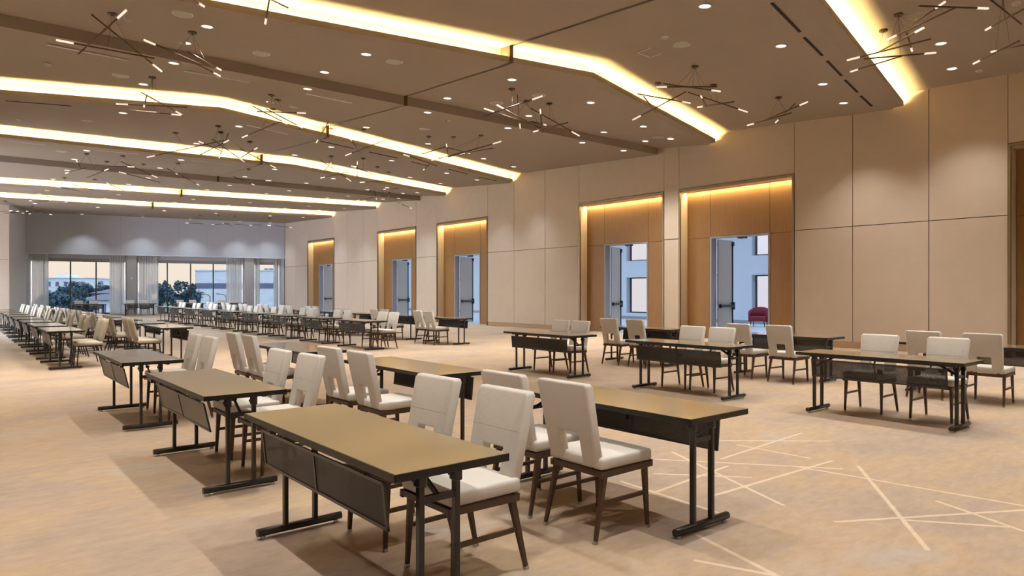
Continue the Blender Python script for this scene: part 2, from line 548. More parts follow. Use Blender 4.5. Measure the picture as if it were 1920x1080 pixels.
# ------------------------------------------------------------------ the door wall
NICHES = [(0.85, 4.83), (9.86, 13.79), (14.40, 18.36), (24.04, 28.10), (30.0, 34.05), (39.54, 43.60)]
NT, HEAD, DEP, HALF = 4.74, 3.17, 0.36, 0.97
bk = MB()
edges = [Y0] + [e for n in NICHES for e in n] + [47.75]
for a, b in zip(edges[0::2], edges[1::2]):
    bk.box(S + .025, S + .55, a, b, 0, 6.8)
for a, b in NICHES:
    c = (a + b) / 2
    bk.box(S + .025, S + .55, a, b, NT + .03, 6.8)
    bk.box(S + DEP + .04, S + .55, a, c - HALF - .06, 0, NT + .03)
    bk.box(S + DEP + .04, S + .55, c + HALF + .06, b, 0, NT + .03)
    bk.box(S + DEP + .04, S + .55, c - HALF - .06, c + HALF + .06, HEAD + .06, NT + .03)
wall_r = tag(bk.build('wall_right', M['backing']), 'tall cream panelled wall with the lit door niches', 'wall', kind='structure')
cols = [(-8, -5), (-5, -2.1), (-2.1, .85), (4.83, 6.44), (6.44, 8.25), (8.25, 9.86), (13.79, 14.40), (18.36, 20.27), (20.27, 22.2), (22.2, 24.04),
        (28.10, 30.0), (34.05, 35.75), (35.75, 37.79), (37.79, 39.54), (43.60, 45.6), (45.6, 47.55)]
G = .009
for a, b in cols:
    MB().box(S, S + .025, a + G, b - G, .16, 3.2 - G).build('wall_panel', M['wall'], wall_r, bevel=.003, seg=1)
    MB().box(S, S + .025, a + G, b - G, 3.2 + G, 6.6).build('wall_panel', M['wall'], wall_r, bevel=.003, seg=1)
for a, b in NICHES:
    MB().box(S, S + .025, a + G * .3, b - G * .3, NT + .07, 6.6).build('wall_panel', M['wall'], wall_r, bevel=.003, seg=1)
bb = [(edges[i], edges[i + 1]) for i in range(0, len(edges), 2)]
for i, (a, b) in enumerate(bb):
    MB().box(S - .012, S + .025, a + .05, b - .05, 0, .152).build('baseboard_right', M['base'], wall_r, bevel=.004, seg=1)

for i, (a, b) in enumerate(NICHES):
    c = (a + b) / 2
    d = empty('door_%d' % (i + 1), (S, c, 0), 0, None, 'door', kind='structure')
    d['label'] = ['dark oak door niche closest to the camera, half out of frame', 'lit oak door niche with a red armchair seen beyond it',
                  'lit oak door niche with two stacked lobby windows behind it', 'lit oak door niche third along the door wall',
                  'lit oak door niche fourth along the door wall', 'lit oak door niche nearest the window wall'][i]
    h = (b - a) / 2
    MB().box(-.03, .03, -h - .005, -h + .055, 0, NT + .05).box(-.03, .03, h - .055, h + .005, 0, NT + .05).box(-.03, .03, -h + .055, h - .055, NT - .01, NT + .05).build('niche_frame', M['bronze'], d)
    for s in (-1, 1):
        y0, y1 = sorted((s * (h - .06), s * (h - .02)))
        MB().box(.03, DEP + .03, y0, y1, 0, NT - .02).build('niche_reveal', M['reveal'], d)
    MB().box(.03, DEP + .03, -h + .06, h - .06, NT - .03, NT).build('niche_soffit', M['reveal'], d)
    hi = h - .065
    g = .006
    for y0, y1, z0, z1 in ((-hi, -HALF - .05, .0, HEAD + .03), (HALF + .05, hi, .0, HEAD + .03), (-hi, -HALF - .05, HEAD + .03, NT - .03),
                           (HALF + .05, hi, HEAD + .03, NT - .03), (-HALF - .05, HALF + .05, HEAD + .06, NT - .03)):
        MB().box(DEP, DEP + .035, y0 + g, y1 - g, z0 + g, z1 - g).build('wood_panel', M['wood'], d, bevel=.002, seg=1)
    MB().box(DEP - .02, .60, -HALF - .055, -HALF, 0, HEAD + .055).box(DEP - .02, .60, HALF, HALF + .055, 0, HEAD + .055).box(DEP - .02, .60, -HALF, HALF, HEAD, HEAD + .055).build('door_frame', M['doorframe'], d)
    for s in (1, -1):
        # double doors standing open into the lobby; leaf built along +x then swung
        piv = Vector((.60, s * (HALF - .04), 0))
        ang = math.radians([10, 4.5, 20, 14, 21, 12][i]) if s > 0 else math.radians(-8)
        ca, sa = math.cos(ang), math.sin(ang)
        fn = lambda p, piv=piv, ca=ca, sa=sa: (piv.x + p[0] * ca - p[1] * sa, piv.y + p[0] * sa + p[1] * ca, p[2])
        lf = MB(fn).box(.03, .95, -.022, .022, .012, HEAD - .02).build('door_leaf', M['doorgrey'], d)
        f = -s * .022
        MB(fn).box(.06, .90, f - s * .075, f - s * .045, .98, 1.06).box(.06, .12, f - s * .075, f, .96, 1.08).build('panic_bar', M['black'], lf)
        MB(fn).box(.86, .95, f - s * .085, f, .90, 1.14).build('latch_case', M['black'], lf)
        MB(fn).box(.90, .93, f - s * .03, f, .05, HEAD - .08).box(.87, .95, f - s * .06, f, HEAD - .20, HEAD - .06).build('latch_rod', M['black'], lf)
        for hz in (.25, 1.15, 2.05, 2.95):
            MB(fn).tube((.005, 0, hz - .06), (.005, 0, hz + .06), .016).box(0, .04, -.008, .008, hz - .05, hz + .05).build('hinge', M['chrome'], lf)
    MB().box(.45, .62, -.12, -.02, HEAD - .05, HEAD).box(.45, .62, .02, .12, HEAD - .05, HEAD).build('door_closer', M['black'], d)
    if i > 0:
        area_light('niche_light', (S + DEP - .075, c, NT - .04), (0, 0, 0), .05, 2 * h - .14, NICHE_W * (.75 if i == 5 else 1), (1.0, 0.78, 0.42))

# ------------------------------------------------------------------ lobby beyond the doors
LX = 28.6
tag(MB().box(S + .02, LX + .3, -4, 50, -.12, .004).build('trim_1', M['lobbyfloor']), 'pale tiled lobby floor outside the doors', 'floor', kind='structure')
LW = [(-1.0, 3.0), (6.0, 9.0), (12.6, 17.42), (21.2, 24.98), (28.0, 31.5), (34.5, 38.0), (41, 44.5)]
lw = MB()
prev = -4.0
for a, b in LW:
    lw.box(LX, LX + .45, prev, a, 0, 7.2)
    for z0, z1 in ((0, .33), (2.25, 3.14), (5.2, 7.2)):
        lw.box(LX, LX + .45, a, b, z0, z1)
    prev = b
lw.box(LX, LX + .45, prev, 50, 0, 7.2)
lobby = tag(lw.build('wall_lobby', M['lobbywall']), 'pale blue lobby wall with two storeys of windows', 'wall', kind='structure')
MB().box(LX - .02, LX, -4, 50, 0, .16).build('baseboard_lobby', M['doorframe'], lobby)
for a, b in LW:
    for z0, z1 in ((.33, 2.25), (3.14, 5.2)):
        w = MB()
        t = .06
        for y0, y1, q0, q1 in ((a, a + t, z0, z1), (b - t, b, z0, z1), (a + t, b - t, z0, z0 + t), (a + t, b - t, z1 - t, z1)):
            w.box(LX + .30, LX + .38, y0, y1, q0, q1)
        wf = w.build('lobby_window_frame', M['mullion'], lobby)
        MB().box(LX + .335, LX + .345, a + t, b - t, z0 + t, z1 - t).build('lobby_window_pane', M['dimglass'], wf)
tag(MB().box(S + .55, LX, -4.3, -4, 0, 7.2).build('wall_lobby_near', M['lobbywall']), 'end wall of the lobby near the camera', 'wall', kind='structure')
tag(MB().box(S + .55, LX, 49.9, 50.2, 0, 7.2).build('wall_lobby_far', M['lobbywall']), 'end wall of the lobby far from the camera', 'wall', kind='structure')
# lobby roof out of view: beams, with skylights added to flood in daylight
sk = MB()
for y in [-4 + 3 * i for i in range(19)]:
    sk.box(S + .55, LX + .45, y, y + .3, 7.2, 7.6)
sk.box(S + .55, S + 1.0, -4, 50.2, 7.2, 7.6).box(LX - .5, LX + .45, -4, 50.2, 7.2, 7.6)
roofl = tag(sk.build('ceiling_lobby', M['lobbywall']), 'lobby roof beams framing the added skylights', 'ceiling', kind='structure')
for y in [-4 + 3 * i for i in range(18)]:
    MB().box(S + 1.0, LX - .5, y + .3, y + 3, 7.38, 7.40).build('added_skylight_pane', M['skyglass'], roofl)

# ------------------------------------------------------------------ the window wall (turned a little from square)
AL = math.atan(0.21)
CA, SA = math.cos(AL), math.sin(AL)
def W(p):            # p along the wall from the corner, n outward, z
    return (S - p[0] * CA + p[1] * SA, 47.6 + p[0] * SA + p[1] * CA, p[2])
def ps(s):           # position along the wall for a given x
    return (S - s) / CA
PW = ps(3.55)
bkd = tag(MB(W).box(0, PW + .2, 0, .5, 3.84, 6.7).build('wall_back', M['bulkhead']), 'grey bulkhead wall above the windows', 'wall', kind='structure')
for j in range(1, 9):
    MB(W).box(PW * j / 9 - .004, PW * j / 9 + .004, -.003, .002, 3.86, 6.4).build('bulkhead_joint', M['doorframe'], bkd)
MB(W).box(0, PW + .2, -.02, .05, 3.80, 3.84).build('bulkhead_edge', M['white_wall'], bkd)
for n, (s0, s1) in enumerate(((8.81, 9.37), (15.76, 16.37), (18.15, 18.45), (3.3, 3.72))):
    tag(MB(W).box(ps(s1), ps(s0), .10 if n < 2 else .3, .75, 0, 3.84).build('trim_%d' % (n + 2), M['pier'] if n < 2 else M['white_wall']),
        ['grey pier between the first two windows', 'grey pier beside the narrow window', 'white pier at the door wall corner', 'white pier at the open end of the window wall'][n], 'pier', kind='structure')
tag(MB(W).box(ps(18.45), ps(3.3), .5, .80, 3.56, 6.7).build('trim_6', M['bulkhead']), 'window header behind the grey bulkhead', 'header', kind='structure')
tag(MB(W).box(ps(18.45), ps(3.3), .5, .80, -.1, .06).build('trim_7', M['doorframe']), 'low metal sill under the tall windows', 'sill', kind='structure')
for n, (s0, s1, ms) in enumerate(((3.72, 8.81, (4.45, 5.8, 7.15, 8.5)), (9.37, 15.76, (9.75, 11.11, 12.48, 13.85, 15.2)), (16.37, 18.15, (16.6, 17.95)))):
    wroot = empty('window_%d' % (n + 1), W((ps((s0 + s1) / 2), .6, 0)), math.pi - AL, ['tall window farthest from the door wall, over a lawn and trees', 'wide middle window over trees and a white building', 'narrow window beside the door wall'][n], 'window', kind='structure')
    inv = wroot.matrix_basis.inverted()
    wroot.rotation_euler = (0, 0, 0)
    org = Vector(wroot.location)
    fn = lambda p, org=org: Vector(W(p)) - org
    fr = MB(fn)
    for s in (s0 + .04, s1 - .04):
        fr.box(ps(s) - .04, ps(s) + .04, .56, .66, .06, 3.56)
    fr.box(ps(s1), ps(s0), .56, .66, 3.48, 3.56).box(ps(s1), ps(s0), .56, .66, .06, .14)
    fr.build('window_frame', M['mullion'], wroot)
    for s in ms:
        MB(fn).box(ps(s) - .035, ps(s) + .035, .55, .67, .14, 3.48).build('mullion', M['mullion'], wroot)
    xs = [s0 + .08] + list(ms) + [s1 - .08]
    for a, b in zip(xs, xs[1:]):
        MB(fn).box(ps(b) + .03, ps(a) - .03, .60, .61, .14, 3.48).build('pane', M['dimglass'], wroot)
    MB(fn).box(ps(s1), ps(s0), .52, .56, 3.36, 3.56).build('roller_blind_box', M['doorframe'], wroot)

# the projecting white wall end left of the windows, and the hall wall running on from it
tag(MB().add([(2.55, 45.8, 0), (3.62, 50.75, 0), (3.3, 51.4, 0), (2.2, 51.4, 0), (2.2, 45.8, 0),
              (2.55, 45.8, 6.7), (3.62, 50.75, 6.7), (3.3, 51.4, 6.7), (2.2, 51.4, 6.7), (2.2, 45.8, 6.7)],
             [(0, 1, 2, 3, 4), (9, 8, 7, 6, 5), (0, 5, 6, 1), (1, 6, 7, 2), (2, 7, 8, 3), (3, 8, 9, 4), (4, 9, 5, 0)]).build('wall_return', M['white_wall']),
    'white return wall lit by the windows', 'wall', kind='structure')
wl_ = tag(MB().box(X0, 2.53, 45.8, 46.1, 0, 6.7).build('wall_end', M['backing']), 'cream panelled end wall beside the windows', 'wall', kind='structure')
for k in range(3):
    b = 2.53 - 2.05 * k
    MB().box(b - 2.04, b, 45.775, 45.8, .02, 3.2 - G).build('wall_panel', M['wall'], wl_)
    MB().box(b - 2.04, b, 45.775, 45.8, 3.2 + G, 6.6).build('wall_panel', M['wall'], wl_)

# ------------------------------------------------------------------ folding seminar table
TL, TW, TH = 1.83, 0.60, 0.745
def make_table(name='seminar_table', panel='mesh'):
    t = empty(name)
    mb = MB().box(-TW / 2 + .004, TW / 2 - .004, -TL / 2 + .004, TL / 2 - .004, TH - .030, TH)
    mb.build('tabletop', M['laminate'], t, bevel=.002, seg=1)
    e = MB()
    x, y, z0, z1 = TW / 2, TL / 2, TH - .036, TH - .0015
    e.box(-x, -x + .006, -y, y, z0, z1).box(x - .006, x, -y, y, z0, z1).box(-x, x, -y, -y + .006, z0, z1).box(-x, x, y - .006, y, z0, z1)
    e.build('edge_band', M['edge'], t)
    r = MB()
    for s in (-1, 1):
        r.box(s * .17 - .012, s * .17 + .012, -.80, .80, TH - .060, TH - .030)
    r.build('apron_rail', M['metal'], t)
    for s in (-1, 1):
        Y = s * .78
        fb = MB().tube((-.27, Y, .040), (.27, Y, .040), .024, n=12)
        fbo = fb.build('foot_bar', M['metal'], t)
        for q in (-1, 1):
            MB().disc((q * .235, Y, 0), .016, .018, 10).build('glide', M['chrome'], fbo)
        for q in (-1, 1):
            MB().box(q * .095 - .014, q * .095 + .014, Y - .019, Y + .019, .05, TH - .055).build('leg', M['metal'], t, bevel=.005, seg=1)
            h = MB().box(q * .095 - .02, q * .095 + .02, Y - .028, Y + .028, TH - .115, TH - .032)
            h.tube((q * .095 - .028, Y - s * .02, TH - .085), (q * .095 + .028, Y - s * .02, TH - .085), .013)
            h.build('hinge_bracket', M['metal'], t, bevel=.006, seg=1)
        MB().box(-.09, .09, Y - .011, Y + .011, .555, .585).build('crossbar', M['metal'], t)
        b = MB()
        b.bar((0, Y, .57), (0, Y - s * .16, .66), .026, .010, up=(1, 0, 0)).bar((0, Y - s * .16, .66), (0, Y - s * .27, TH - .04), .020, .010, up=(1, 0, 0))
        b.tube((-.018, Y - s * .16, .66), (.018, Y - s * .16, .66), .012)
        b.build('folding_brace', M['metal'], t)
    # modesty panel hung under the edge away from the sitter
    px = -TW / 2 + .05
    lean = lambda p: (p[0] + (.66 - p[2]) * (.10 if panel == 'mesh' else .22), p[1], p[2])
    mp = MB(lean).box(px - .002, px + .002, -.73, .73, .465, .655).build('modesty_panel', M[panel], t)
    f = MB(lean)
    for y0, y1, z0, z1 in ((-.74, .74, .452, .468), (-.74, .74, .652, .668), (-.74, -.724, .452, .668), (.724, .74, .452, .668), (-.008, .008, .452, .668)):
        f.box(px - .006, px + .006, y0, y1, z0, z1)
    f.build('panel_frame', M['metal'], mp)
    k = MB(lean).box(px + .004, px + .030, -.075, -.025, .55, .60).build('panel_latch', M['black'], mp)
    for y in (-.58, 0, .58):
        MB().bar((px, y, .662), (px + .03, y, TH - .032), .035, .006, up=(0, 1, 0)).build('panel_hinge', M['metal'], mp)
    return freeze(t)

# ------------------------------------------------------------------ ivory chair with a cut-out back (sitter faces -x)
def make_ivory_chair():
    t = empty('cutout_back_chair')
    MB().box(-.255, .205, -.235, .235, .425, .500).build('seat_cushion', M['ivory'], t, bevel=.022, seg=3, shade=True)
    fr = MB()
    for s in (-1, 1):
        fr.bar((-.265, s * .215, .405), (.200, s * .215, .398), .030, .042)
    fr.box(-.262, -.235, -.215, .215, .392, .426).box(.165, .195, -.215, .215, .380, .420)
    fr.build('seat_frame', M['walnut'], t, bevel=.004, seg=1)
    # U-shaped upholstered back
    w0, w1, zb, zt, cw, ch = .205, .222, .440, .945, .085, .635
    out = [(-w0, zb), (-w1, zt - .02), (-w1 + .02, zt), (w1 - .02, zt), (w1, zt - .02), (w0, zb), (cw, zb), (cw, ch), (-cw, ch), (-cw, zb)]
    lean = lambda z: .185 + (z - zb) * .215
    T = .034
    vs = [(lean(z) - T, y, z) for y, z in out] + [(lean(z) + T, y, z) for y, z in out]
    n = len(out)
    # quads only, so the cut-out stays clean
    idx = [(0, 9, 8), (0, 8, 1), (1, 8, 3), (1, 3, 2), (3, 8, 7), (3, 7, 4), (4, 7, 5), (5, 7, 6)]
    fs = list(idx) + [tuple(i + n for i in f[::-1]) for f in idx] + [(i, (i + 1) % n, (i + 1) % n + n, i + n) for i in range(n)]
    me_bm = MB().add(vs, fs)
    back = me_bm.build('backrest', M['ivory'], t)
    bm = bmesh.new()
    bm.from_mesh(back.data)
    bmesh.ops.dissolve_limit(bm, angle_limit=.02, verts=bm.verts, edges=bm.edges)
    es = [e for e in bm.edges if len(e.link_faces) == 2 and e.calc_face_angle(0) > .9]
    bmesh.ops.bevel(bm, geom=es, offset=.016, segments=3, profile=.5, affect='EDGES', clamp_overlap=True)
    for f in bm.faces:
        f.smooth = True
    bmesh.ops.triangulate(bm, faces=[f for f in bm.faces if len(f.verts) > 4])
    bm.to_mesh(back.data)
    bm.free()
    for z in (.735,):
        MB().box(lean(z) - T - .0015, lean(z) - T + .004, -.200, .200, z - .002, z + .002).build('seam', M['seam'], back)
    for s in (-1, 1):
        MB().bar((.150, s * .150, .400), (.205, s * .150, .490), .05, .022, up=(0, 1, 0)).build('back_bracket', M['walnut'], t, bevel=.004, seg=1)
        rl = MB().bar((.150, s * .205, .420), (.245, s * .222, .012), .042, .034, up=(0, 1, 0), w1=.024, h1=.022).build('leg', M['walnut'], t, bevel=.004, seg=1)
        MB().bar((.2435, s * .2217, .018), (.2475, s * .2222, 0), .026, .024, up=(0, 1, 0)).build('glide', M['chrome'], rl)
        fl = MB().bar((-.205, s * .205, .420), (-.225, s * .215, .012), .038, .034, up=(0, 1, 0), w1=.024, h1=.022).build('leg', M['walnut'], t, bevel=.004, seg=1)
        MB().bar((-.2247, s * .2148, .018), (-.2255, s * .2152, 0), .026, .024, up=(0, 1, 0)).build('glide', M['chrome'], fl)
        MB().bar((-.210, s * .210, .225), (.193, s * .213, .225), .016, .024).build('stretcher', M['walnut'], t)
    MB().tube((-.08, .17, .380), (-.08, .17, .372), .004).tube((.0, .17, .380), (.0, .17, .372), .004).tube((-.08, .17, .372), (.0, .17, .372), .004).build('ganging_loop', M['chrome'], t)
    return freeze(t)

# ------------------------------------------------------------------ beige channel-back banquet chair (sitter faces -x)
def make_beige_chair():
    t = empty('banquet_chair')
    def slab(channel, n, depth, uw, fn_pt, thick, cap):
        vs, fs = [], []
        for side in (0, 1):
            for j in range(cap + 1):
                for i in range(n + 1):
                    vs.append(fn_pt(i / n, j / cap, side))
        N = (n + 1) * (cap + 1)
        for j in range(cap):
            for i in range(n):
                a = j * (n + 1) + i
                fs.append((a, a + 1, a + n + 2, a + n + 1))
                fs.append((N + a + n + 1, N + a + n + 2, N + a + 1, N + a))
        for j in range(cap):
            a, b = j * (n + 1), (j + 1) * (n + 1)
            fs += [(a, b, N + b, N + a), (a + n, N + a + n, N + b + n, b + n)]
        e = cap * (n + 1)
        for i in range(n):
            fs += [(i, N + i, N + i + 1, i + 1), (e + i, e + i + 1, N + e + i + 1, N + e + i)]
        return MB().add(vs, fs, True)
    def ribs(u):
        return abs(math.sin(u * 3 * math.pi)) ** .6
    def bp(u, v, side):
        z = .47 + v * .46
        w = .185 + .04 * v
        top = -.02 * (2 * u - 1) ** 2 * 0 + (.018 * abs(2 * u - 1) if v == 1 else 0)
        x = .195 + (z - .47) * .23
        round_ = math.sin(math.pi * min(1, max(0, .12 + v * .80))) ** .3
        return (x + (-.020 - .016 * ribs(u) if side == 0 else .022) * round_, (2 * u - 1) * w, z + top)
    slab(3, 18, 1, 1, bp, .04, 6).build('backrest', M['beige'], t)
    def sp(u, v, side):
        x = -.24 + v * .44
        edge = min(1, 6 * min(v + .04, 1.04 - v)) ** .5
        return (x, (2 * u - 1) * .225, .478 + .022 * ribs(u) * edge if side == 0 else .425)
    slab(3, 18, 1, 1, sp, .04, 6).build('seat_cushion', M['beige'], t)
    fr = MB()
    for s in (-1, 1):
        fr.bar((-.22, s * .20, .415), (.20, s * .20, .412), .022, .022)
        fr.bar((.19, s * .165, .42), (.27, s * .185, .80), .020, .014)
    fr.box(-.225, -.205, -.20, .20, .404, .426).box(.185, .205, -.20, .20, .404, .426)
    fr.build('seat_frame', M['metal'], t)
    for s in (-1, 1):
        MB().bar((-.205, s * .205, .41), (-.235, s * .215, 0), .022, .022, up=(0, 1, 0)).build('leg', M['metal'], t)
        MB().bar((.165, s * .200, .41), (.275, s * .215, 0), .022, .022, up=(0, 1, 0)).build('leg', M['metal'], t)
        MB().bar((-.215, s * .208, .28), (.190, s * .206, .28), .012, .014).build('stretcher', M['metal'], t)
    MB().bar((-.217, -.205, .25), (-.217, .205, .25), .012, .014).build('stretcher', M['metal'], t)
    return freeze(t)

TABLE, GLARE_TABLE, IVORY, BEIGE = make_table(), make_table(panel='taupe'), make_ivory_chair(), make_beige_chair()
ORD = ['first', 'second', 'third', 'fourth', 'fifth', 'sixth', 'seventh', 'eighth', 'ninth', 'tenth', 'eleventh', 'twelfth']
random.seed(5)
def jit(a):
    return random.uniform(-a, a)

def set_row(row, group, x, ys, flip, chair_dx, chairs, kind, phrase):
    """row of end-to-end tables with two chairs each; flip = sitters face the door wall"""
    for k, y in enumerate(ys):
        o = ORD[k]
        place(GLARE_TABLE if (row == RA and k > 0) or row.startswith('far outermost') else TABLE, (x[k] if isinstance(x, (list, tuple)) else x, y, 0), math.pi if flip else 0,
              phrase['table'][k] if isinstance(phrase.get('table'), list) and k < len(phrase['table']) else '%s tan seminar table from the camera, %s' % (o, row), 'table', 'seminar tables ' + group)
        xx = x[k] if isinstance(x, (list, tuple)) else x
        offs = chairs[k] if k < len(chairs) else (-.34, .36)
        for j, dy in enumerate(offs):
            proto = kind
            place(proto, (xx + (chair_dx if not flip else -chair_dx) + jit(.015), y + dy, 0), (math.pi if flip else 0) + jit(.03),
                  '%s chair, %s of two, %s table, %s' % ('ivory cutout-back' if proto is IVORY else 'beige channel-back', 'nearer' if dy == min(offs) else 'farther', o, row),
                  'chair', ('ivory chairs ' if proto is IVORY else 'beige chairs ') + group)

RA, RB, RE, RF = 'near row farthest from the doors', 'near row backing the outermost one', 'near row across the open floor', 'near row beside the doors'
set_row(RA, 'along the open aisle', 1.70, [3.37, 6.06, 9.03], False, .445, [(-.35, .35), (-.35, .33), (-.32, .34)], IVORY,
        {'table': ['tan laminate seminar table nearest the camera with black mesh panel', 'seminar table behind the nearest one, its glare-paled panel tilted out', 'third table beside the open carpet, with a glare-paled hanging panel']})
set_row(RB, 'facing the door wall', 3.64, [3.34, 6.06, 9.03], True, .445, [(-.31, .29), (-.36, .32), (-.30, .34)], IVORY,
        {'table': ['tan seminar table whose two chairs back onto the nearest table', 'tan table with its hanging panel towards the open floor, second from camera', 'tan table facing the door wall, third from the camera']})
set_row(RE, 'across the open floor', [8.42, 8.36, 8.36], [3.43, 6.15, 9.15], False, .445, [(-.42, .33), (-.12, .42), (-.12, .42)], IVORY, {})
set_row(RF, 'beside the door wall', [11.20, 11.18, 11.15], [3.35, 6.20, 9.30], True, .52, [(-.33, .38), (-.36, .36), (-.50, .20)], IVORY, {})
set_row('far outermost row of beige chairs', 'far along the open aisle', 1.73, [16.30 + 2.44 * k for k in range(9)], False, .46, [], BEIGE, {})
set_row('far beige row facing the doors', 'far, facing the door wall', 3.67, [16.25 + 2.44 * k for k in range(9)], True, .46, [], BEIGE, {})
set_row('far row toward the middle window', 'far across the open floor', 8.34, [16.42 + 2.58 * k for k in range(9)], False, .46, [(-.49, .13)], IVORY, {})
set_row('far row toward the narrow window', 'far beside the door wall', 11.05, [16.45 + 2.55 * k for k in range(9)], True, .46, [(-.25, .33)], IVORY, {})
for k, (x, y) in enumerate(((6.43, 47.55), (9.16, 47.5), (11.9, 46.9), (14.3, 46.4))):
    where = ['in front of the lawn window', 'before the first grey pier', 'in front of the middle window', 'before the second grey pier'][k]
    place(TABLE, (x, y, 0), math.pi / 2, 'seminar table standing crosswise %s' % where, 'table', 'tables along the window wall')
    for j, dx in enumerate((-.38, .38)):
        place(IVORY, (x + dx, y + .47, 0), math.pi / 2, '%s chair behind the crosswise table %s' % (['first', 'second'][j], where), 'chair', 'chairs along the window wall')

# folded cards standing on the row of tables
for k, (x, y) in enumerate(((8.42, 17.05), (8.40, 19.2))):
    c = MB().add([(-.05, -.045, 0), (.05, -.045, 0), (.05, 0, .15), (-.05, 0, .15), (.05, .045, 0), (-.05, .045, 0), (.05, 0, .146), (-.05, 0, .146)],
                 [(0, 1, 2, 3), (3, 2, 4, 5), (0, 1, 6, 7), (7, 6, 4, 5)]).build('tent_card', M['paper'])
    c.location, c.rotation_euler = (x, y, TH), (0, 0, 1.2)
    tag(c, ['white folded card on the first table of the far row', 'white folded card on the second table of the far row'][k], 'card', 'folded table cards')

# ------------------------------------------------------------------ red armchair in the lobby
def armchair():
    t = empty('armchair', (26.35, 15.72, 0), math.radians(18), 'crimson velvet tub armchair seen through the lit doorway', 'armchair')
    MB().box(-.30, .30, -.33, .33, .25, .45).build('seat_cushion', M['velvet'], t, bevel=.05, seg=3, shade=True)
    vs, fs, N = [], [], 20
    for i in range(N + 1):
        a = math.radians(-118 + 236 * i / N)
        h = .60 + .24 * max(0, math.cos(a * .78)) ** 1.2
        for r, z in ((.37, .22), (.33, .22), (.35, h - .02), (.39, h), (.43, h - .02), (.42, .22)):
            vs.append((-math.cos(a) * r * .98 * -1, math.sin(a) * r, z))
    for i in range(N):
        for j in range(6):
            fs.append((i * 6 + j, i * 6 + (j + 1) % 6, (i + 1) * 6 + (j + 1) % 6, (i + 1) * 6 + j))
    fs += [tuple(range(6)), tuple(range(N * 6, N * 6 + 6))[::-1]]
    MB().add(vs, fs, True).build('backrest', M['velvet'], t)
    for x in (-.24, .26):
        for y in (-.26, .26):
            MB().tube((x, y, .25), (x * 1.12, y * 1.12, .004), .022, .013).build('leg', M['black'], t)
    return t
armchair()

# ------------------------------------------------------------------ sheer curtains
def curtain(s0, s1, label):
    mb, vs, fs = MB(), [], []
    p0, p1 = ps(s1), ps(s0)
    n = max(12, int((p1 - p0) / .022))
    for i in range(n + 1):
        p = p0 + (p1 - p0) * i / n
        o = .26 + .045 * math.sin(i * 2 * math.pi / 7 + .6 * math.sin(i * .37)) + .012 * math.sin(i * 1.3)
        for z in (.02, 3.86):
            vs.append(W((p, o, z)))
    for i in range(n):
        fs.append((2 * i, 2 * i + 2, 2 * i + 3, 2 * i + 1))
    o = mb.add(vs, fs, True).build('sheer_curtain', M['sheer'])
    # heading tape along the top
    MB(W).box(p0, p1, .20, .32, 3.79, 3.84).build('curtain_track', M['white_wall'], o)
    return tag(o, label, 'curtain', 'sheer curtains')
curtain(3.76, 4.72, 'white sheer curtain stack at the open end of the window wall')
curtain(7.89, 8.78, 'white sheer curtain stack before the first grey pier')
curtain(9.40, 10.59, 'white sheer curtain stack just past the first grey pier')
curtain(14.63, 15.73, 'white sheer curtain stack before the second grey pier')
curtain(16.40, 16.75, 'narrow white sheer curtain just past the second grey pier')
curtain(17.65, 18.12, 'white sheer curtain in the corner by the door wall')

# ------------------------------------------------------------------ ceiling fixtures
def dl_proto():
    vs, fs, n = [], [], 20
    for r, z in ((.112, 0), (.112, -.012), (.092, -.010), (.086, 0)):
        for i in range(n):
            a = 2 * math.pi * i / n
            vs.append((r * math.cos(a), r * math.sin(a), z))
    for k in range(4):
        for i in range(n):
            fs.append((k * n + i, k * n + (i + 1) % n, ((k + 1) % 4) * n + (i + 1) % n, ((k + 1) % 4) * n + i))
    o = MB().add(vs, fs).build('downlight', M['trim'])
    MB().disc((0, 0, -.006), .090, .004, 16).build('lens', M['lens'], o)
    return freeze(o)
DL = dl_proto()
dl_spot = bpy.data.lights.new('downlight_beam', 'SPOT')
dl_spot.energy, dl_spot.color, dl_spot.spot_size, dl_spot.spot_blend, dl_spot.shadow_soft_size = DOWNLIGHT_W, DOWNLIGHT_COLOR, math.radians(92), 0.95, 0.025
BAYS = ['in the bay nearest the camera', 'between the first two lit coves', 'just before the first dark beam', 'just past the first dark beam',
        'between the third and fourth coves', 'before the second dark beam', 'past the second dark beam', 'between the last two coves', 'in the last bay by the windows']
def bay_of(s, d):
    return sum(1 for k, p in STEPS if d > interp(p, s))
def by_bay(points, what):
    out = []
    for s, d in points:
        mates = sorted([q for q in points if bay_of(*q) == bay_of(s, d)], key=lambda q: (-q[0], q[1]))
        n = mates.index((s, d))
        out.append('%s %s%s' % (what, BAYS[bay_of(s, d)], '' if len(mates) == 1 else ', %s from the doors' % ORD[n]))
    return out
dl_cool = dl_spot.copy()
dl_cool.energy *= 0.85
dl_cool.spot_size = math.radians(82)
dl_cool.name, dl_cool.color = 'cool_downlight_beam', FAR_DOWNLIGHT_COLOR
dl_wash = dl_cool.copy()
dl_wash.name = 'window_wall_washer'
dl_wash.energy = DOWNLIGHT_W * .7
dl_wash.spot_size = math.radians(95)
P = lambda i, s: interp(STEPS[i][1], s)
ROWN = ['behind the camera', 'over the camera', 'just before the nearest cove', 'just past the nearest cove', 'just past the second cove', 'before the first dark beam', 'past the first dark beam', 'before the third cove', 'past the third cove', 'before the fourth cove', 'past the fourth cove', 'before the second dark beam', 'past the second dark beam', 'before the fifth cove', 'past the fifth cove', 'before the last cove', 'past the last cove', 'nearest the windows']
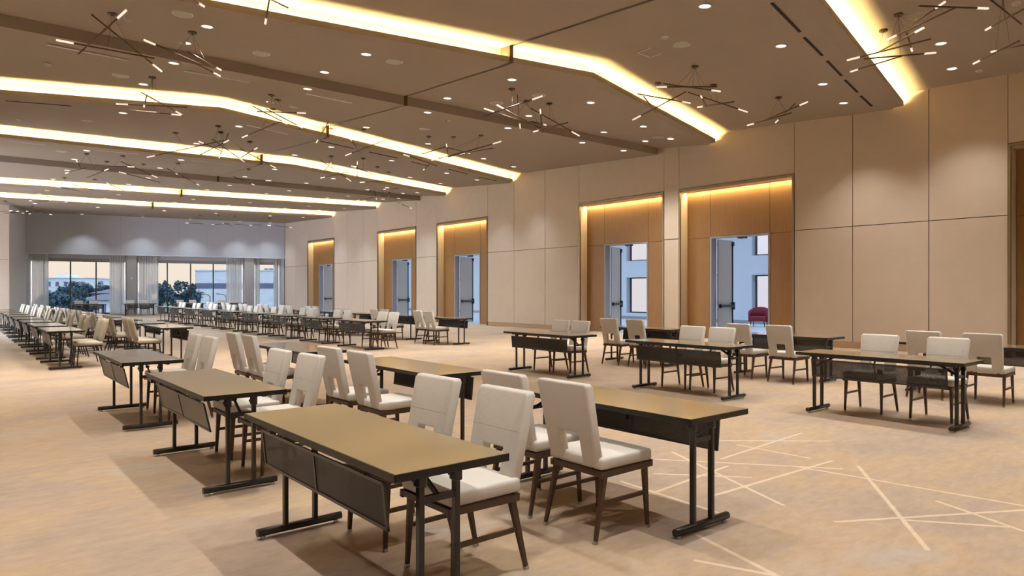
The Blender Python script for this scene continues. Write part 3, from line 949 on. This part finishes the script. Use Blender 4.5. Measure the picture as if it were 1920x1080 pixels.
rows = [lambda s: -1.2, lambda s: 2.0, lambda s: P(0, s) - 1.18, lambda s: P(0, s) + 1.18, lambda s: P(1, s) + 1.1, lambda s: 14.07, lambda s: 14.97,
        lambda s: P(3, s) - 1.15, lambda s: P(3, s) + 1.25, lambda s: P(4, s) - 1.0, lambda s: P(4, s) + .95, lambda s: 29.0, lambda s: 31.0,
        lambda s: P(6, s) - 1.2, lambda s: P(6, s) + 1.2, lambda s: P(7, s) - 1.2, lambda s: P(7, s) + 1.2, lambda s: 47.6 + (18.35 - s) * .21 - 1.15]
for rname, r in zip(ROWN, rows):
    for si, s in enumerate((-2.5, .5, 3.5, 6.3, 9.5, 12.15, 15.1, 17.0)):
        d = r(s)
        if s < 0 and d > 20 or (s < 5 and d > 44):
            continue
        o = place(DL, (s, d, ceiling_z(s, d) + .002), 0, 'glowing recessed downlight, %s from the doors in the row %s' % (ORD[7 - si], rname), 'downlight', 'recessed ceiling downlights')
        tilt = math.atan((ceiling_z(s, d + .12) - ceiling_z(s, d - .12)) / .24)
        o.rotation_euler = (tilt if abs(tilt) < .2 else 0, 0, 0)
        o.location.z -= .004
        l = bpy.data.objects.new('downlight_beam', dl_wash if d > 44.5 else dl_cool if d > 19 else dl_spot)
        COL.objects.link(l)
        l.parent = o
        l.location = (0, 0, -.03)
        l.rotation_euler = (-o.rotation_euler[0], 0, 0)

SP = [(3.0, 12.25), (4.8, 13.67), (2.93, 17.14), (6.96, 12.2), (10.67, 13.6), (10.86, 12.21), (10.91, 8.13), (6.94, 17.25), (2.94, 22.07), (10.69, 16.99), (16.6, 13.24), (2.9, 27.09)]
spk = MB().disc((0, 0, -.010), .165, .012, 28).build('ceiling_speaker', M['trim'])
MB().disc((0, 0, -.014), .145, .006, 28).build('grille', M['grille'], spk)
freeze(spk)
for (s, d), lab in zip(SP, by_bay(SP, 'flat round pale ceiling speaker')):
    place(spk, (s, d, ceiling_z(s, d) - .001), 0, lab, 'speaker', 'round ceiling speakers')
DET = [(1.6, 17.23), (13.86, 3.53), (1.53, 23.47), (2.38, 13.26), (10.34, 8.09), (10.42, 15.41), (17.57, 5.16)]
det = MB().disc((0, 0, -.03), .06, .031, 20, r1=.075).build('smoke_detector', M['trim'])
MB().disc((0, 0, -.045), .035, .016, 16, r1=.045).build('sensor_cap', M['grille'], det)
freeze(det)
for (s, d), lab in zip(DET, by_bay(DET, 'small white smoke detector')):
    place(det, (s, d, ceiling_z(s, d)), 0, lab, 'detector', 'ceiling smoke detectors')
s, d = 10.92, 8.87
hp = tag(MB().box(-.22, .22, -.22, .22, -.008, .004).build('access_hatch', M['trim'], bevel=.003, seg=1), 'square pale access hatch flush in the near ceiling', 'hatch')
MB().box(-.19, .19, -.19, .19, -.012, -.006).build('hatch_door', M['ceiling'], hp)
hp.location = (s, d, ceiling_z(s, d) - .001)
SLOT = [(1.43, 15.45, 2.8, 15.51), (3.82, 15.52, 5.17, 15.48), (1.07, 20.54, 2.36, 20.09), (10.12, 5.81, 11.66, 6.16), (11.99, 6.25, 13.17, 6.5), (13.55, 6.59, 14.72, 6.85), (15.08, 6.94, 16.22, 7.18), (16.59, 7.27, 17.69, 7.49), (6.49, 15.49, 7.69, 15.58), (1.41, 25.89, 2.35, 25.93), (3.49, 25.82, 4.92, 25.63), (6.6, 25.78, 7.95, 25.66), (8.78, 19.94, 10.07, 20.31), (10.75, 20.5, 11.94, 20.76), (12.69, 21.05, 13.6, 21.4), (14.5, 21.37, 15.67, 21.8), (16.48, 22.15, 17.58, 22.41), (6.38, 19.32, 7.68, 19.66)]
PALE = {0, 1, 8, 9, 10, 11, 17}
SLAB = by_bay([q[:2] for q in SLOT], 'linear air slot')
for k, (x0, y0, x1, y1) in enumerate(SLOT):
    a, b = Vector((x0, y0, ceiling_z(x0, y0) - .004)), Vector((x1, y1, ceiling_z(x1, y1) - .004))
    c = (a + b) / 2
    o = MB().bar(a - c, b - c, .075 if k in PALE else .045, .010).build('slot_diffuser', M['trim' if k in PALE else 'slot_dark'])
    o.location = c
    MB().bar(a - c - Vector((0, 0, .004)), b - c - Vector((0, 0, .004)), .05, .008).build('slot_blade', M['slot_pale' if k in PALE else 'slot_dark'], o)
    tag(o, ('pale ' if k in PALE else 'dark ') + SLAB[k], 'vent', 'linear air slots')

# ------------------------------------------------------------------ stick chandeliers
CHANDELIERS = [
  ( [(2.02, 11.39, 5.62, 1.59, 12.73, 5.24), (3.08, 14.06, 5.6, 1.82, 13.1, 6.04), (1.34, 13.17, 5.53, 2.79, 13.26, 5.57)] , [(2.12, 13.11)] ),
  ( [(2.41, 12.15, 5.49, 3.53, 13.06, 5.56), (3.94, 13.37, 5.63, 3.08, 12.21, 5.46), (4.03, 13.72, 5.62, 2.98, 12.72, 5.57)] , [(3.4, 13.21)] ),
  ( [(2.91, 17.55, 5.7, 4.28, 17.07, 5.76), (4.29, 17.61, 5.7, 3.24, 16.62, 5.81), (4.1, 16.93, 5.52, 3.28, 18.11, 5.74), (3.3, 16.68, 5.52, 3.25, 16.14, 5.64)] , [(3.48, 16.74)] ),
  ( [(6.42, 16.51, 5.6, 5.28, 15.61, 5.65), (6.46, 15.47, 5.66, 5.77, 16.73, 5.84), (6.11, 18.87, 5.63, 6.61, 17.53, 5.87), (7.01, 16.99, 5.68, 5.8, 16.18, 5.79)] , [(5.99, 16.38), (6.31, 16.81), (6.67, 18.12)] ),
  ( [(5.82, 19.07, 5.55, 5.47, 20.46, 5.33), (4.61, 22.92, 5.52, 6.54, 21.84, 6.12), (5.28, 19.87, 5.58, 6.25, 20.96, 5.59), (7.12, 21.81, 5.53, 5.96, 21.05, 5.94), (6.31, 21.59, 5.52, 6.16, 20.22, 5.99), (6.8, 19.71, 5.58, 6.79, 21.16, 5.51), (8.6, 23.13, 5.69, 7.28, 22.7, 6.1)] , [(5.87, 20.16), (6.22, 21.12), (5.28, 22.35), (7.39, 22.1)] ),
  ( [(3.08, 25.13, 5.58, 3.28, 25.6, 5.39), (3.16, 28.36, 5.61, 3.57, 26.97, 5.65), (4.77, 25.53, 5.62, 3.78, 26.58, 5.7), (4.2, 26.72, 5.65, 3.75, 28.09, 5.47), (5.84, 27.32, 5.61, 4.58, 26.69, 5.94), (4.58, 27.06, 5.64, 5.96, 27.45, 5.46)] , [(4.45, 28.6), (4.59, 26.48), (3.6, 26.95), (5.58, 28.26)] ),
  ( [(9.78, 20.28, 5.82, 10.55, 19.12, 6.22), (8.73, 17.84, 5.82, 9.65, 18.94, 5.66), (8.14, 18.73, 5.75, 7.87, 17.33, 6.03)] , [(8.91, 19.42), (9.59, 18.68)] ),
  ( [(10.03, 19.94, 5.61, 10.16, 20.21, 5.15), (10.13, 20.56, 5.57, 11.39, 21.29, 5.51), (9.62, 20.96, 5.67, 9.61, 21.48, 5.48), (11.5, 23.37, 5.56, 10.2, 23.11, 6.15), (12.14, 23.92, 5.65, 12.79, 22.62, 5.64), (10.48, 23.74, 5.62, 10.92, 22.37, 5.71)] , [(10.4, 22.68), (11.31, 22.04), (12.69, 23.55), (13.73, 24.55)] ),
  ( [(11.56, 14.53, 5.55, 10.47, 15.49, 5.13), (12.0, 18.69, 5.7, 13.04, 17.71, 6.05), (10.55, 15.68, 5.53, 10.86, 16.03, 5.24), (12.16, 16.8, 5.65, 10.84, 16.21, 5.58), (10.74, 17.47, 5.52, 10.71, 16.02, 5.52), (10.46, 17.81, 5.56, 11.86, 18.16, 5.44), (12.76, 20.38, 5.71, 12.66, 19.85, 5.82), (11.68, 16.65, 5.55, 11.82, 15.21, 5.51)] , [(11.42, 17.94), (11.95, 17.37), (12.32, 16.46)] ),
  ( [(9.54, 10.62, 5.55, 9.02, 11.95, 5.31), (9.14, 12.1, 5.53, 10.51, 11.73, 5.24), (9.09, 11.58, 5.49, 10.5, 11.82, 5.25), (11.2, 13.31, 5.63, 10.19, 12.21, 6.04), (12.46, 12.45, 5.46, 11.25, 12.96, 6.07), (10.22, 11.45, 5.56, 10.48, 11.67, 5.12), (11.75, 13.43, 5.64, 11.6, 11.99, 5.58), (11.08, 12.2, 5.48, 10.54, 12.14, 5.47)] , [(10.0, 12.18), (11.56, 12.61), (11.0, 12.83)] ),
  ( [(11.27, 9.04, 5.7, 12.62, 8.51, 5.84), (12.47, 8.32, 5.67, 11.07, 8.7, 5.65), (12.82, 9.33, 5.7, 11.4, 9.65, 5.72), (12.77, 10.96, 5.63, 13.02, 9.59, 6.05), (11.41, 9.58, 5.75, 12.72, 10.21, 5.65), (14.68, 9.05, 5.75, 13.54, 9.92, 6.21), (12.58, 8.88, 5.72, 13.09, 9.1, 5.65), (12.98, 9.25, 5.62, 12.39, 7.95, 5.36)] , [(12.23, 8.78), (12.8, 10.21), (13.7, 9.32)] ),
  ( [(15.25, 9.41, 5.59, 14.82, 8.03, 5.55), (14.44, 7.46, 5.61, 15.03, 8.78, 5.58), (15.9, 9.03, 5.69, 14.89, 7.99, 5.76)] , [(15.58, 8.77)] ),
  ( [(12.86, 5.88, 5.77, 12.75, 4.44, 5.73), (13.71, 6.2, 5.81, 12.96, 4.98, 5.63), (13.81, 4.73, 5.81, 12.57, 5.45, 5.62), (12.04, 4.3, 5.7, 13.01, 5.36, 5.83), (12.08, 4.87, 5.68, 11.33, 3.63, 5.62), (13.2, 4.9, 5.75, 12.69, 4.79, 5.91), (12.04, 3.42, 5.73, 10.67, 3.87, 5.55), (11.57, 3.84, 5.84, 12.56, 4.9, 5.88)] , [(12.96, 5.03), (13.56, 5.53)] ),
  ( [(14.58, 4.37, 5.68, 13.5, 3.4, 5.58), (13.09, 3.75, 5.76, 11.92, 2.92, 5.55), (11.41, 3.32, 5.76, 12.84, 3.21, 5.63), (14.47, 4.06, 5.79, 13.36, 3.2, 5.45)] , [(13.37, 3.59)] ),
  ( [(2.89, 10.62, 5.66, 2.15, 9.41, 5.36), (3.93, 11.02, 5.78, 3.84, 10.56, 6.07), (3.19, 9.83, 5.77, 4.22, 10.81, 6.05)] , [(3.42, 10.9)] ),
  ( [(9.18, 26.93, 5.62, 8.1, 25.97, 5.71), (8.88, 24.33, 5.43, 7.5, 23.88, 5.31), (7.44, 27.99, 5.57, 6.55, 26.84, 5.68), (6.01, 25.18, 5.46, 5.59, 24.84, 5.58)] , [(6.43, 26.88), (8.78, 26.39)] ),
  ( [(3.29, 32.39, 5.63, 4.24, 33.49, 5.67), (3.54, 31.17, 5.65, 4.57, 32.19, 5.56), (4.69, 30.13, 5.64, 5.49, 31.34, 5.55)] , [(3.79, 34.31), (4.83, 33.85)] ),
  ( [(17.99, 29.84, 5.66, 16.76, 29.08, 5.77), (15.19, 28.29, 5.71, 14.9, 27.94, 6.06), (14.77, 29.42, 5.74, 14.86, 27.97, 5.75), (13.57, 24.68, 5.61, 13.4, 23.25, 5.47), (15.81, 27.24, 5.7, 14.51, 26.6, 5.62)] , [(15.5, 29.45), (16.45, 29.36)] ),
  ( [(10.61, 42.66, 5.45, 11.82, 43.46, 5.53), (12.35, 43.73, 5.55, 12.99, 42.43, 5.55), (12.33, 41.65, 5.48, 13.3, 42.73, 5.47), (14.13, 41.9, 5.46, 12.89, 41.14, 5.42), (15.22, 41.79, 5.52, 13.95, 41.09, 5.45), (16.77, 42.34, 5.52, 15.46, 41.73, 5.53)] , [(11.76, 44.01), (12.69, 43.51), (13.52, 43.14), (15.61, 43.06)] ),
  ( [(2.48, 42.49, 5.54, 1.83, 43.78, 5.53), (2.76, 42.79, 5.56, 2.24, 44.14, 5.53), (3.02, 42.0, 5.51, 3.59, 43.32, 5.59), (3.01, 43.19, 5.51, 2.38, 41.89, 5.39), (3.21, 43.08, 5.48, 3.68, 41.71, 5.48), (4.29, 44.06, 5.6, 3.46, 42.87, 5.62)] , [(2.23, 43.11), (3.51, 45.26)] ),
  ( [(3.03, 40.49, 5.88, 3.66, 39.19, 5.76), (3.8, 39.06, 5.83, 3.35, 40.44, 5.89), (4.41, 39.73, 5.85, 5.08, 41.01, 5.93)] , [(3.97, 42.48)] ),
]
CH_LABELS = ['three-rod stick pendant crossing the dark beam near the open aisle', 'stick pendant of bundled parallel rods just beyond the first dark beam',
    'low stick pendant before the third lit cove, beside the open aisle', 'dense stick pendant under the bend of the third lit cove',
    'wide stick pendant spanning the third and fourth coves near the groove', 'stick pendant cluster before the second dark beam, open aisle side',
    'small stick pendant crossing the third cove just past the groove', 'stick pendant cluster in front of the fourth lit cove, mid hall',
    'broad stick pendant overlapping the third cove towards the door wall', 'large stick pendant over the first dark beam, mid hall',
    'many-rod stick pendant at the second cove near the door wall', 'small three-rod stick pendant above the second lit doorway',
    'large many-rod stick pendant in front of the nearest cove', 'stick pendant cut by the upper frame corner, by the door wall',
    'stick pendant mostly above the frame, in front of the second cove', 'four-rod stick pendant along the second dark beam, mid hall',
    'thin stick pendant beyond the second dark beam on the aisle side', 'far stick pendant before the fifth cove at the door wall',
    'wide flat stick pendant in front of the grey window bulkhead', 'flat stick pendant before the white return wall',
    'small stick pendant under the last lit cove, aisle side']
for (rods, cans), label in zip(CHANDELIERS, CH_LABELS):
    c0 = Vector((cans[0][0], cans[0][1], ceiling_z(*cans[0])))
    root = empty('stick_chandelier', c0, 0, label, 'chandelier', 'stick chandeliers')
    cpos = []
    for s, d in cans:
        p = Vector((s, d, ceiling_z(s, d))) - c0
        cpos.append(p)
        MB().disc(p - Vector((0, 0, .035)), .075, .037, 18).tube(p - Vector((0, 0, .055)), p - Vector((0, 0, .03)), .02).build('canopy', M['rod'], root)
    for r in rods:
        a, b = Vector(r[:3]) - c0, Vector(r[3:]) - c0
        L = (b - a).length
        u = (b - a) / L
        tl = .24 if L > 1 else .11
        ro = MB().tube(a + u * tl, b, .0135, n=8).build('rod', M['rod'], root)
        MB().tube(a, a + u * tl, .0165, n=10).build('lit_tip', M['tip'], ro)
        m = a + u * (L * .5)
        near_c = min(cpos, key=lambda q: (q - m).length)
        MB().tube(m, near_c - Vector((0, 0, .04)), .0028, n=4).build('suspension_wire', M['rod'], ro)

# wall controls
tc_ = tag(MB().box(-.006, .006, -.05, .05, -.06, .06).build('wall_thermostat', M['trim'], bevel=.003, seg=1), 'small white control on the first grey pier', 'thermostat')
MB().box(-.009, -.005, -.03, .03, -.02, .03).build('display', M['grille'], tc_)
tc_.location = Vector(W((ps(9.1), .094, 2.35)))
tc_.rotation_euler = (0, 0, math.pi / 2 - AL)

# ------------------------------------------------------------------ outside the windows
GZ = -4.0
tag(MB().box(-160, 120, 50.9, 420, GZ - .3, GZ).build('ground', M['grass']), 'dusky lawn stretching away outside the windows', 'lawn', kind='structure')
tag(MB().box(-20, 60, 70, 118, GZ, GZ + .03).build('road', M['asphalt']), 'grey parking strip outside the windows', 'road', kind='structure')
th = math.radians(39.4)
CT, ST = math.cos(th), math.sin(th)
def ray(u, Y):
    t = (u - 960) / 1287.0
    return Y * (t * CT + ST), Y * (CT - t * ST)
def zed(v, Y):
    return 1.49 + (546.5 - v) / 1287.0 * Y
def block(name, u0, u1, v_top, Y, depth, mat, label, extra):
    (xa, ya), (xb, yb) = ray(u0, Y), ray(u1, Y)
    root = empty(name, (xa, ya, GZ), math.atan2(yb - ya, xb - xa), label, 'building')
    w = math.hypot(xb - xa, yb - ya)
    h = zed(v_top, Y) - GZ
    MB().box(0, w, 0, depth, 0, h).build('wall', mat, root)
    extra(root, w, h)
    return root
def ex_white(root, w, h):
    z0, z1 = zed(541, 150) - GZ, zed(531, 150) - GZ
    MB().box(-.05, w + .05, -.06, .1, z0, z1).build('wall_band', M['stripe'], root)
    MB().box(-.15, w + .15, -.15, 25, h, h + .25).build('parapet', M['render_white'], root)
    for x in (w * .36, w * .78, w * .84):
        MB().box(x, x + .7, 3, 3.7, h + .2, h + .65).build('roof_unit', M['stripe'], root)
    MB().box(-.05, w + .05, -.05, .1, 0, 1.6).build('plinth', M['stripe'], root)
block('warehouse', 366, 520, 508, 150, 25, M['render_white'], 'pale blue flat-roofed building with a violet band across it', ex_white)
def ex_flats(root, w, h):
    n = 5
    for i in range(n):
        for j in range(4):
            x, z = w * (i + .3) / n, h - 2.6 - 2.8 * j
            if z > .5:
                f = MB().box(x, x + w * .4 / n, -.08, .05, z, z + 1.5).build('window', M['stripe'], root)
    MB().box(w * .15, w * .45, 2, 8, h, h + 1.4).build('roof_house', M['render_white'], root)
    MB().box(-.2, w + .2, -.2, 14, h, h + .3).build('parapet', M['render_white'], root)
block('apartment_block', 84, 162, 522, 230, 14, M['render_white'], 'pale apartment block on the skyline beyond the trees', ex_flats)
def ex_house(root, w, h):
    MB().add([(-.6, -.6, h), (w + .6, -.6, h), (w + .6, 9.6, h), (-.6, 9.6, h), (1.5, 4.5, h + 1.0), (w - 1.5, 4.5, h + 1.0)],
             [(0, 1, 5, 4), (1, 2, 5), (2, 3, 4, 5), (3, 0, 4), (3, 2, 1, 0)]).build('roof', M['roof'], root)
    for i in range(4):
        MB().box(w * (i + .25) / 4, w * (i + .7) / 4, -.06, .05, h - 2.2, h - .8).build('window', M['stripe'], root)
block('long_house', 150, 222, 562, 120, 9, M['render_white'], 'long house with a slate violet roof below the trees', ex_house)
block('grey_house', 172, 230, 550, 170, 9, M['stripe'], 'grey house with a slate roof behind the long house', ex_house)

def tree(u, v_top, Y, width, label, seed):
    rnd = random.Random(seed)
    x, y = ray(u, Y)
    H = zed(v_top, Y) - GZ
    root = empty('tree', (x, y, GZ), 0, label, 'tree', 'trees outside the windows')
    MB().tube((0, 0, 0), (.1, 0, H * .5), .28, .16).build('trunk', M['bark'], root)
    vs, fs = [], []
    for k in range(46):
        a, rr = rnd.uniform(0, 6.283), width / 2 * rnd.uniform(0, 1) ** .6
        z = H * (.62 + rnd.uniform(-.36, .36) * math.sqrt(max(.05, 1 - (2 * rr / width) ** 2)))
        sz = width * rnd.uniform(.08, .15)
        z = min(z, H - sz * .9)
        for q in range(46):
            n = Vector((rnd.gauss(0, 1), rnd.gauss(0, 1), rnd.gauss(0, 1))).normalized()
            c = Vector((rr * math.cos(a), rr * math.sin(a), z)) + n * sz * rnd.uniform(.55, 1.1)
            m = (n + Vector((rnd.uniform(-.7, .7), rnd.uniform(-.7, .7), rnd.uniform(-.7, .7)))).normalized()
            t1 = m.orthogonal().normalized() * rnd.uniform(.16, .30)
            t2 = m.cross(t1).normalized() * rnd.uniform(.16, .30)
            o = len(vs)
            vs += [c + t1, c + t2, c - t1, c - t2]
            fs.append((o, o + 1, o + 2, o + 3))
    me = bpy.data.meshes.new('crown')
    me.from_pydata([tuple(v) for v in vs], [], fs)
    me.materials.append(M['leaf'])
    c = bpy.data.objects.new('crown', me)
    COL.objects.link(c)
    c.parent = root
for k, (u, v, Y, w, lab) in enumerate((
        (336, 521, 125, 6.6, 'tallest round tree left of the banded pale building'),
        (301, 527, 140, 5.0, 'tree at the curtain edge of the middle window'),
        (357, 535, 136, 3.6, 'low tree touching the banded pale building'),
        (114, 531, 145, 5.0, 'round tree in front of the apartment block'),
        (137, 526, 172, 6.5, 'large tree by the first mullion of the lawn window'),
        (160, 531, 200, 5.5, 'tree beside the large one, toward the houses'),
        (182, 527, 215, 8, 'tree rising above the grey house roof'),
        (199, 532, 190, 5.5, 'tree by the curtain of the lawn window'),
        (98, 551, 95, 6, 'low bushy tree at the lawn window edge'),
        (146, 553, 104, 3.6, 'low tree on the slope beneath the mullion'))):
    tree(u, v, Y, w, lab, 10 + k)

def van(u, Y, label, rz):
    x, y = ray(u, Y)
    r = empty('parked_van', (x, y, GZ + .03), rz, label, 'van', 'vans on the parking strip')
    MB().add([(-2.3, -.9, .35), (2.3, -.9, .35), (2.3, -.9, 1.1), (1.5, -.9, 2.1), (-2.3, -.9, 2.1), (-2.3, .9, .35), (2.3, .9, .35), (2.3, .9, 1.1), (1.5, .9, 2.1), (-2.3, .9, 2.1)],
             [(0, 1, 2, 3, 4), (9, 8, 7, 6, 5), (0, 5, 6, 1), (1, 6, 7, 2), (2, 7, 8, 3), (3, 8, 9, 4), (4, 9, 5, 0)]).build('body', M['car'], r, bevel=.12, seg=2)
    for px in (-1.4, 1.4):
        for q in (-1, 1):
            MB().tube((px, q * .72, .33), (px, q * .93, .33), .33, n=14).build('wheel', M['black'], r)
    for q in (-1, 1):
        MB().box(-.3, 1.3, q * .905 - .01, q * .905 + .01, 1.3, 1.85).build('side_window', M['stripe'], r)
van(307, 105, 'cream van parked at the middle window curtain', 1.0)
van(349, 112, 'cream van parked below the tallest tree', .7)
van(192, 100, 'cream van parked by the long house', .5)
def lamp_post(u, Y, v, label):
    x, y = ray(u, Y)
    h = zed(v, Y) - GZ
    r = empty('street_lamp', (x, y, GZ + .03), .3, label, 'street lamp', 'street lamps on the parking strip')
    MB().tube((0, 0, 0), (0, 0, h - .4), .09, .06).build('pole', M['mullion'], r)
    MB().tube((0, 0, h - .4), (-.5, 0, h), .05).tube((-.5, 0, h), (-1.3, 0, h + .05), .05).build('arm', M['mullion'], r)
    MB().box(-1.8, -1.2, -.12, .12, h, h + .1).build('lamp_head', M['mullion'], r)
lamp_post(394, 112, 552, 'street lamp before the banded building, nearer the mullion')
lamp_post(424, 112, 552, 'street lamp before the banded building, by the curtain')
